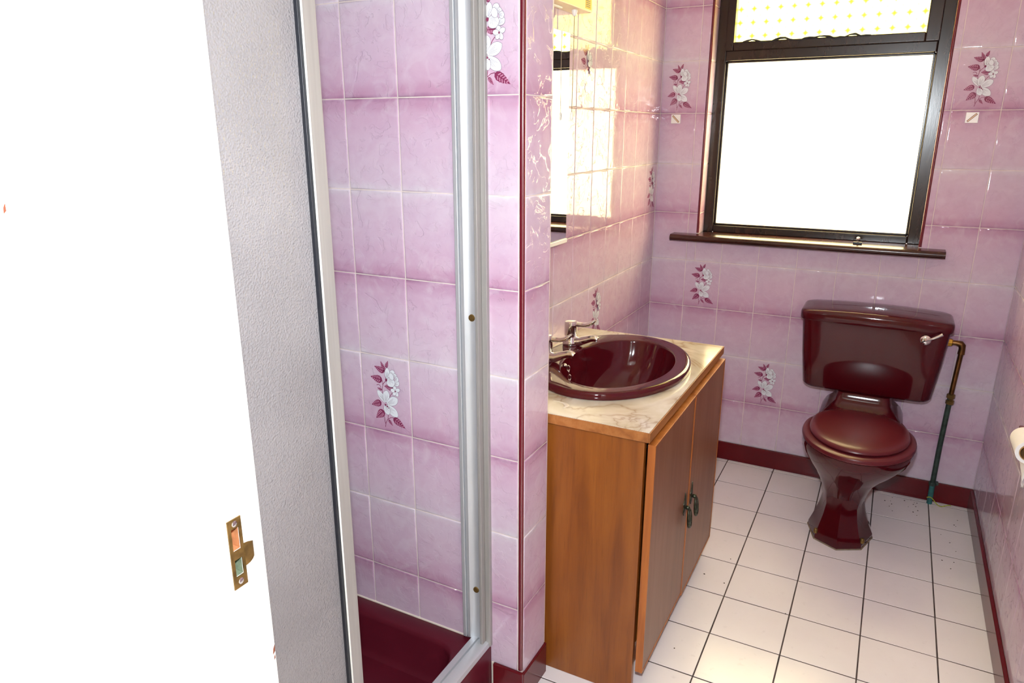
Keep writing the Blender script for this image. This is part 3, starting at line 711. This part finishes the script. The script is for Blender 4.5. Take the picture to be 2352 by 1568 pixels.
# basin
bas = empty('wash_basin', (BX, BY, .6)); tag(bas, 'oval burgundy inset wash basin in the marble worktop', 'basin')
def ell(cx, cy, a, bq, z, n=72, p=2.0): return [(cx+a*math.copysign(abs(math.cos(t))**(2/p), math.cos(t)), cy+bq*math.copysign(abs(math.sin(t))**(2/p), math.sin(t)), z) for t in [2*PI*i/n for i in range(n)]]
IX, IY = .270, -1.168
rings = [ell(BX, BY, BA-.006, BB-.006, .7575), ell(BX, BY, BA, BB, .7585), ell(BX, BY, BA+.0015, BB+.0015, .764), ell(BX, BY, BA+.001, BB+.001, .772), ell(BX, BY, BA-.0015, BB-.0015, .7765), ell(BX, BY, BA-.005, BB-.005, .7787), ell(BX, BY, BA-.010, BB-.010, .779),
         ell(IX, IY, .1565, .2395, .779), ell(IX, IY, .1545, .2375, .7785), ell(IX, IY, .153, .236, .7765), ell(IX, IY, .152, .235, .772), ell(IX, IY, .150, .232, .762), ell(IX, IY, .144, .226, .74), ell(IX-.005, IY, .134, .208, .70), ell(IX-.012, IY, .112, .170, .655), ell(IX-.02, IY, .075, .11, .628), ell(IX-.025, IY, .03, .04, .618), ell(IX-.025, IY, .022, .022, .615),
         ell(IX-.025, IY, .024, .024, .60), ell(IX-.02, IY, .09, .13, .61), ell(IX-.012, IY, .125, .185, .645), ell(IX-.005, IY, .143, .219, .695), ell(IX, IY, .155, .238, .735), ell(BX, BY, BA-.03, BB-.03, .757), ell(BX, BY, BA-.006, BB-.006, .7575)]
obj('bowl', B().loft(rings, False, False), 'burg', bas, smooth=50)
obj('waste', B().lathe((IX-.025, IY, .612), [(.020, 0), (.021, .004), (.019, .0055), (.012, .004), (.002, .0035)], 'z', 24), 'chrome', bas, smooth=50)
def tap(y, label):
    t = empty('basin_tap', (.078, y, .779)); tag(t, label, 'tap', 'chrome lever taps on the basin')
    x = .078
    obj('body', B().lathe((x, y, .779), [(.024, 0), (.0255, .003), (.0245, .012), (.022, .022), (.0185, .028), (.0185, .033), (.0205, .036), (.0205, .072), (.0195, .077), (.015, .079), (.001, .0795)], 'z', 28), 'chrome', t, smooth=45)
    obj('spout', B().tube([(x+.012, y, .793), (x+.030, y+.001, .7945), (x+.052, y+.003, .803), (x+.068, y+.005, .8085), (x+.080, y+.006, .8095), (x+.087, y+.006, .806)], [.016, .0145, .0118, .0105, .0105, .0088], 16), 'chrome', t, smooth=60)
    sec_ = []
    for xx, zz, w, h in ((.012, .848, .008, .009), (.030, .847, .008, .0075), (.045, .848, .011, .007), (.060, .853, .0135, .0075), (.072, .860, .012, .007), (.079, .866, .007, .004)):
        sec_.append([(x+xx, y+.010*xx/.08+w*math.cos(a), zz+h*math.sin(a)) for a in [2*PI*k/14 for k in range(14)]])
    lv = obj('lever', B().loft(sec_), 'chrome', t, smooth=60)
tap(-1.080, 'chrome lever tap on the basin rim nearer the window')
tap(-1.264, 'chrome lever tap half hidden behind the partition wall')
# plug chain
pc = empty('plug_chain', (.13, -1.238, .70)); tag(pc, 'small chrome plug chain hanging inside the basin', 'chain')
obj('chain_stay', B().lathe((.126, -1.240, .7655), [(.004, -.001), (.007, .002), (.007, .006), (.003, .010)], 'x', 14), 'chrome', pc, smooth=50)
link = None
for i in range(7):
    a = i/6; z = .759-.0140*i; c = Vector((.141+.012*a, -1.240+.004*a, z))
    if link is None:
        lb = B(); n = 14
        lb.tube([(c.x+.0046*math.cos(2*PI*k/n), c.y, c.z+.0088*math.sin(2*PI*k/n)) for k in range(n+1)], .0014, 6, False)
        link = obj('link', lb, 'chrome', pc, smooth=60, origin=c)
    else:
        o = link.copy(); COL.objects.link(o); o.parent = pc; o.location = c-world_org(pc)
        o.rotation_euler = (0, -.1, (PI/2 if i % 2 else 0)+.3)
link.rotation_euler = (0, -.1, .3)

# ------------------------------------------------------------------ mirror and shaver light on left wall
mi = empty('wall_mirror', (0, -1.24, 1.09)); tag(mi, 'frameless rectangular mirror on the tiled wall above the basin', 'mirror')
box('mirror_glass', (.0105, .0165, -1.50, -.992, 1.100, 1.699), 'mirror', mi, .0012, 1)
box('backing_board', (.0005, .0103, -1.495, -.997, 1.104, 1.694), 'gasket', mi)
box('white_bottom_ledge', (.0005, .020, -1.50, -.990, 1.086, 1.0995), 'white_plastic', mi, .002)
sl = empty('shaver_light', (0, -1.18, 1.752)); tag(sl, 'cream box shaver light with stickers above the mirror', 'light fitting')
box('housing', (.0005, .058, -1.44, -.930, 1.757, 1.845), 'cream_plastic', sl, .003)
box('pale_sticker', (.0581, .0586, -.985, -.942, 1.792, 1.822), 'sticker_w', sl)
box('yellow_sticker', (.0581, .0586, -.983, -.940, 1.764, 1.790), 'sticker_y', sl)
b = B()
for k in range(3): b.box(.0586, .0589, -.978+.012*k, -.971+.012*k, 1.797, 1.806)
for k in range(4): b.box(.0586, .0589, -.979, -.950, 1.769+.005*k, 1.7705+.005*k)
obj('sticker_print', b, 'ink', sl)
box('underside_switch_bar', (.022, .030, -1.16, -1.08, 1.752, 1.7568), 'white_plastic', sl, .001)
obj('cord_grommet', B().lathe((.036, -1.010, 1.757), [(.008, 0), (.009, -.004), (.006, -.014), (.003, -.017)], 'z', 16), 'white_plastic', sl, smooth=50)
obj('pull_cord', B().tube([(.036, -1.010, 1.742), (.0355, -1.011, 1.60), (.035, -1.012, 1.473)], .0011, 6), 'cord', sl, smooth=60)
obj('cord_pull', B().lathe((.035, -1.012, 1.478), [(.002, 0), (.0045, -.004), (.0045, -.02), (.002, -.024)], 'z', 12), 'white_plastic', sl, smooth=50)

# ------------------------------------------------------------------ shower
def tray():
    b = B(); x0, x1, y0, y1, zt = XS+.001, .152, YFW+.001, YP-.001, .152
    def rr(hx0, hx1, hy0, hy1, r, z, n=8):
        pts = []
        for (cx, cy, a0) in ((hx1-r, hy1-r, 0), (hx0+r, hy1-r, PI/2), (hx0+r, hy0+r, PI), (hx1-r, hy0+r, 1.5*PI)):
            for i in range(n+1): a = a0+PI/2*i/n; pts.append((cx+r*math.cos(a), cy+r*math.sin(a), z))
        return pts
    b.loft([rr(x0, x1, y0, y1, .004, .0), rr(x0, x1, y0, y1, .004, zt-.006), rr(x0+.002, x1-.002, y0+.002, y1-.002, .005, zt-.001), rr(x0+.005, x1-.005, y0+.005, y1-.005, .006, zt),
            rr(x0+.052, .092, y0+.052, y1-.048, .065, zt), rr(x0+.056, .088, y0+.056, y1-.052, .065, zt-.003), rr(x0+.060, .084, y0+.060, y1-.056, .065, zt-.012), rr(x0+.070, .074, y0+.070, y1-.066, .06, .052), rr(x0+.085, .06, y0+.085, y1-.080, .05, .036), rr(x0+.30, -.15, y0+.28, y1-.28, .03, .030)])
    t = tag(obj('shower_tray', b, 'tray', smooth=40), 'deep burgundy shower tray with rounded inner corners', 'shower tray')
tray()
sc = empty('shower_screen', (.12, -2.0, .153)); tag(sc, 'aluminium framed shower screen with pebbled frosted glass panel', 'shower screen')
ZT = 1.99
# wall channel on the partition: inner fin, concave channel, outer cover strip
YC = YP-.0006
box('channel_fin', (.078, .088, YC-.020, YC, .166, ZT), 'alu', sc, .0015)
b = B(); sec_ = [(.088, YC), (.088, YC-.012), (.090, YC-.016), (.098, YC-.0165), (.104, YC-.011), (.112, YC-.008), (.122, YC-.0085), (.128, YC-.014), (.130, YC-.020), (.133, YC-.020), (.133, YC)]
b.loft([[(x, y, z) for x, y in sec_] for z in (.166, ZT)])
ch = obj('wall_channel', b, 'alu', sc, smooth=35)
box('cover_strip', (.1332, .141, YC-.028, YC, .158, ZT), 'alu_w', sc, .0012)
box('outer_flange', (.1412, .1545, YC-.012, YC, .154, ZT), 'alu_w', sc, .0012)
for z in (1.02, .309, 1.72):
    obj('channel_screw', B().lathe((.1125, YC-.0078, z), [(.0085, 0), (.0085, -.001), (.0075, -.0026), (.001, -.0034)], 'y', 16).box(.1060, .1190, YC-.0118, YC-.0108, z-.0007, z+.0007), 'brass', ch, smooth=40)
# bottom track: two rails with groove
b = B(); sec_ = [(.098, .1525), (.098, .163), (.100, .166), (.115, .166), (.117, .161), (.120, .161), (.122, .168), (.142, .168), (.149, .164), (.151, .156), (.151, .1525)]
b.loft([[(x, y, z) for x, z in sec_] for y in (YFW+.004, YC-.0015)])
obj('bottom_track', b, 'alu', sc, smooth=30)
b = B().loft([[(x, y, z) for x, z in ((.098, ZT-.04), (.151, ZT-.04), (.151, ZT), (.098, ZT))] for y in (YFW+.004, YC-.029)])
obj('top_track', b, 'alu', sc, bevel=.002)
SY0, SY1 = -2.2165, -2.1785
b = B(); sec_ = [(.108, SY0), (.108, SY1-.004), (.112, SY1), (.122, SY1), (.124, SY1-.009), (.128, SY1-.010), (.132, SY1-.012), (.132, SY0)]
b.loft([[(x, y, z) for x, y in sec_] for z in (.1685, ZT-.041)])
obj('door_stile', b, 'alu_w', sc, smooth=30)
box('white_edge_seal', (.1285, .1322, SY0-.0016, SY0-.0002, .1685, ZT-.041), 'white_plastic', sc, .0008)
box('gasket', (.114, .1285, SY0-.007, SY0-.0002, .1685, ZT-.041), 'gasket', sc, .001)
tag(box('glass_panel', (.117, .122, YFW+.022, SY0-.0072, .1685, ZT-.041), 'frost', sc), 'pebbled frosted glass panel')
box('rear_stile', (.108, .132, YFW+.002, YFW+.022, .1685, ZT-.041), 'alu_w', sc, .002)
b = B().tube([(.07, YP-.002, .1535), (XS+.02, YP-.002, .1535)], .0028, 6)
tag(obj('trim_5', b, 'caulk', smooth=60), 'thin white sealant bead between shower tray and tiled wall', kind='structure')
for i, (x, y, z) in enumerate(((.158, YP-.004, .055), )):
    tag(obj('trim_6', B().tube([(.1565, YP-.003, .001), (.156, YP-.004, .06), (.1565, YP-.0035, .103)], .0026, 6), 'caulk', smooth=60), 'pale sealant line between shower tray and partition skirting', kind='structure')

# ------------------------------------------------------------------ doorway lining with strike plate
KY0, KY1, KZ0, KZ1 = -2.5435, -2.5225, .868, .964
us = [YFW-.345, KY0+.0048, KY1-.0042, YFW]; vs = [0, .884, .908, .920, .951, 2.03]
b = grid_solid(us, vs, {(1, 1), (1, 3)}, lambda u, v, t: (t, u, v), XJ-.029, XJ)
lin = struct('door_1', b, 'white_paint', 'white painted door lining at the left of the doorway')
# (mortices bottomed with raw timber)
for z0, z1, m in ((.9205, .9505, 'copper_wood'), (.8845, .9075, 'verdigris')):
    ya, yb, xf, xk = us[1]+.0003, us[2]-.0003, XJ-.0004, XJ-.014
    b = B().poly([(xk, ya, z0), (xk, yb, z0), (xk, yb, z1), (xk, ya, z1)])
    for q in (((ya, z0), (yb, z0)), ((yb, z0), (yb, z1)), ((yb, z1), (ya, z1)), ((ya, z1), (ya, z0))):
        b.poly([(xf, *q[0]), (xf, *q[1]), (xk, *q[1]), (xk, *q[0])])
    obj('mortice', b, m, lin)
kp = empty('strike_plate', (XJ, (KY0+KY1)/2, KZ0)); tag(kp, 'tarnished brass strike plate with curved lip on the white door lining', 'strike plate')
b = grid_solid([KY0, KY0+.0048, KY1-.0042, KY1], [KZ0, .884, .908, .920, .951, KZ1], {(1, 1), (1, 3)}, lambda u, v, t: (t, u, v), XJ+.0001, XJ+.0016)
pl = obj('plate', b, 'brass', kp)
lip = []
for y, x, g in ((KY1-.0003, .0014, .0), (KY1+.006, .0014, .001), (KY1+.011, .0010, .003), (KY1+.015, -.0005, .005), (KY1+.018, -.003, .008)):
    lip.append([(XJ+.0002+x, y, .893+g), (XJ+.0002+x, y, .925-g), (XJ+.0016+x-.0008, y+.0004, .925-g), (XJ+.0016+x-.0008, y+.0004, .893+g)])
obj('lip', B().loft(lip), 'brass', kp, smooth=40)
for z in (.9575, .8765):
    obj('screw', B().lathe((XJ+.0014, (KY0+KY1)/2, z), [(.0040, 0), (.0042, .0008), (.003, .0014), (.0005, .0016)], 'x', 14), 'chrome', kp, smooth=40)
# door stop, hall-side architrave
box('door_stop', (XJ, XJ+.008, -2.686, -2.650, 0, 2.03), 'white_paint', lin, .004)
b = B(); sec_ = [(-.082, YFW-.3455), (-.082, -2.858), (-.070, -2.862), (-.052, -2.854), (-.030, -2.852), (-.012, -2.858), (-.004, -2.862), (-.001, -2.858), (-.001, YFW-.3455)]
b.loft([[(XJ+x, y, z) for x, y in sec_] for z in (0, 2.10)]); obj('architrave', b, 'white_paint', lin, smooth=30)
for (y, z, s_) in ((-2.4935, .742, .007), (-2.4932, .730, .004), (-2.722, 1.36, .0045)):
    b = B().poly([(XJ+.0003, y-s_*.25, z-s_), (XJ+.0003, y+s_*.30, z-s_*.5), (XJ+.0003, y+s_*.34, z+s_), (XJ+.0003, y-s_*.1, z+s_*.2)])
    o = obj('paint_chip', b, 'chip', lin); md = o.modifiers.new('solid', 'SOLIDIFY'); md.thickness = .0004
struct('door_2', B().box(XJ2, XJ2+.029, YFW-.345, YFW, 0, 2.03).box(XJ, XJ2, YFW-.345, YFW, 2.001, 2.029), 'white_paint', 'white painted door lining at right and head of the doorway')

# ------------------------------------------------------------------ small dirt on the floor
b = B()
spots = [(random.uniform(1.03, 1.17), random.uniform(-.17, -.03)) for _ in range(16)]+[(random.uniform(1.21, 1.30), random.uniform(-.55, -.08)) for _ in range(9)]+[(.58, -.80), (.59, -.95), (.79, -1.02), (1.0, -1.38), (.52, -.93), (.60, -.045), (.53, -1.33)]
for x, y in spots:
    s_ = random.uniform(.0015, .0036); a = random.uniform(0, 6)
    b.loft([[(x+k*s_*math.cos(a+t)*random.uniform(.6, 1.3), y+k*s_*math.sin(a+t), z) for t in (0, 1.3, 2.4, 3.9, 5.1)] for z, k in ((.0002, 1), (.0012, .8))])
tag(obj('floor_grit', b, 'dirt'), 'scattered dark grit and crumbs on the white floor tiles', 'grit', kind='stuff')
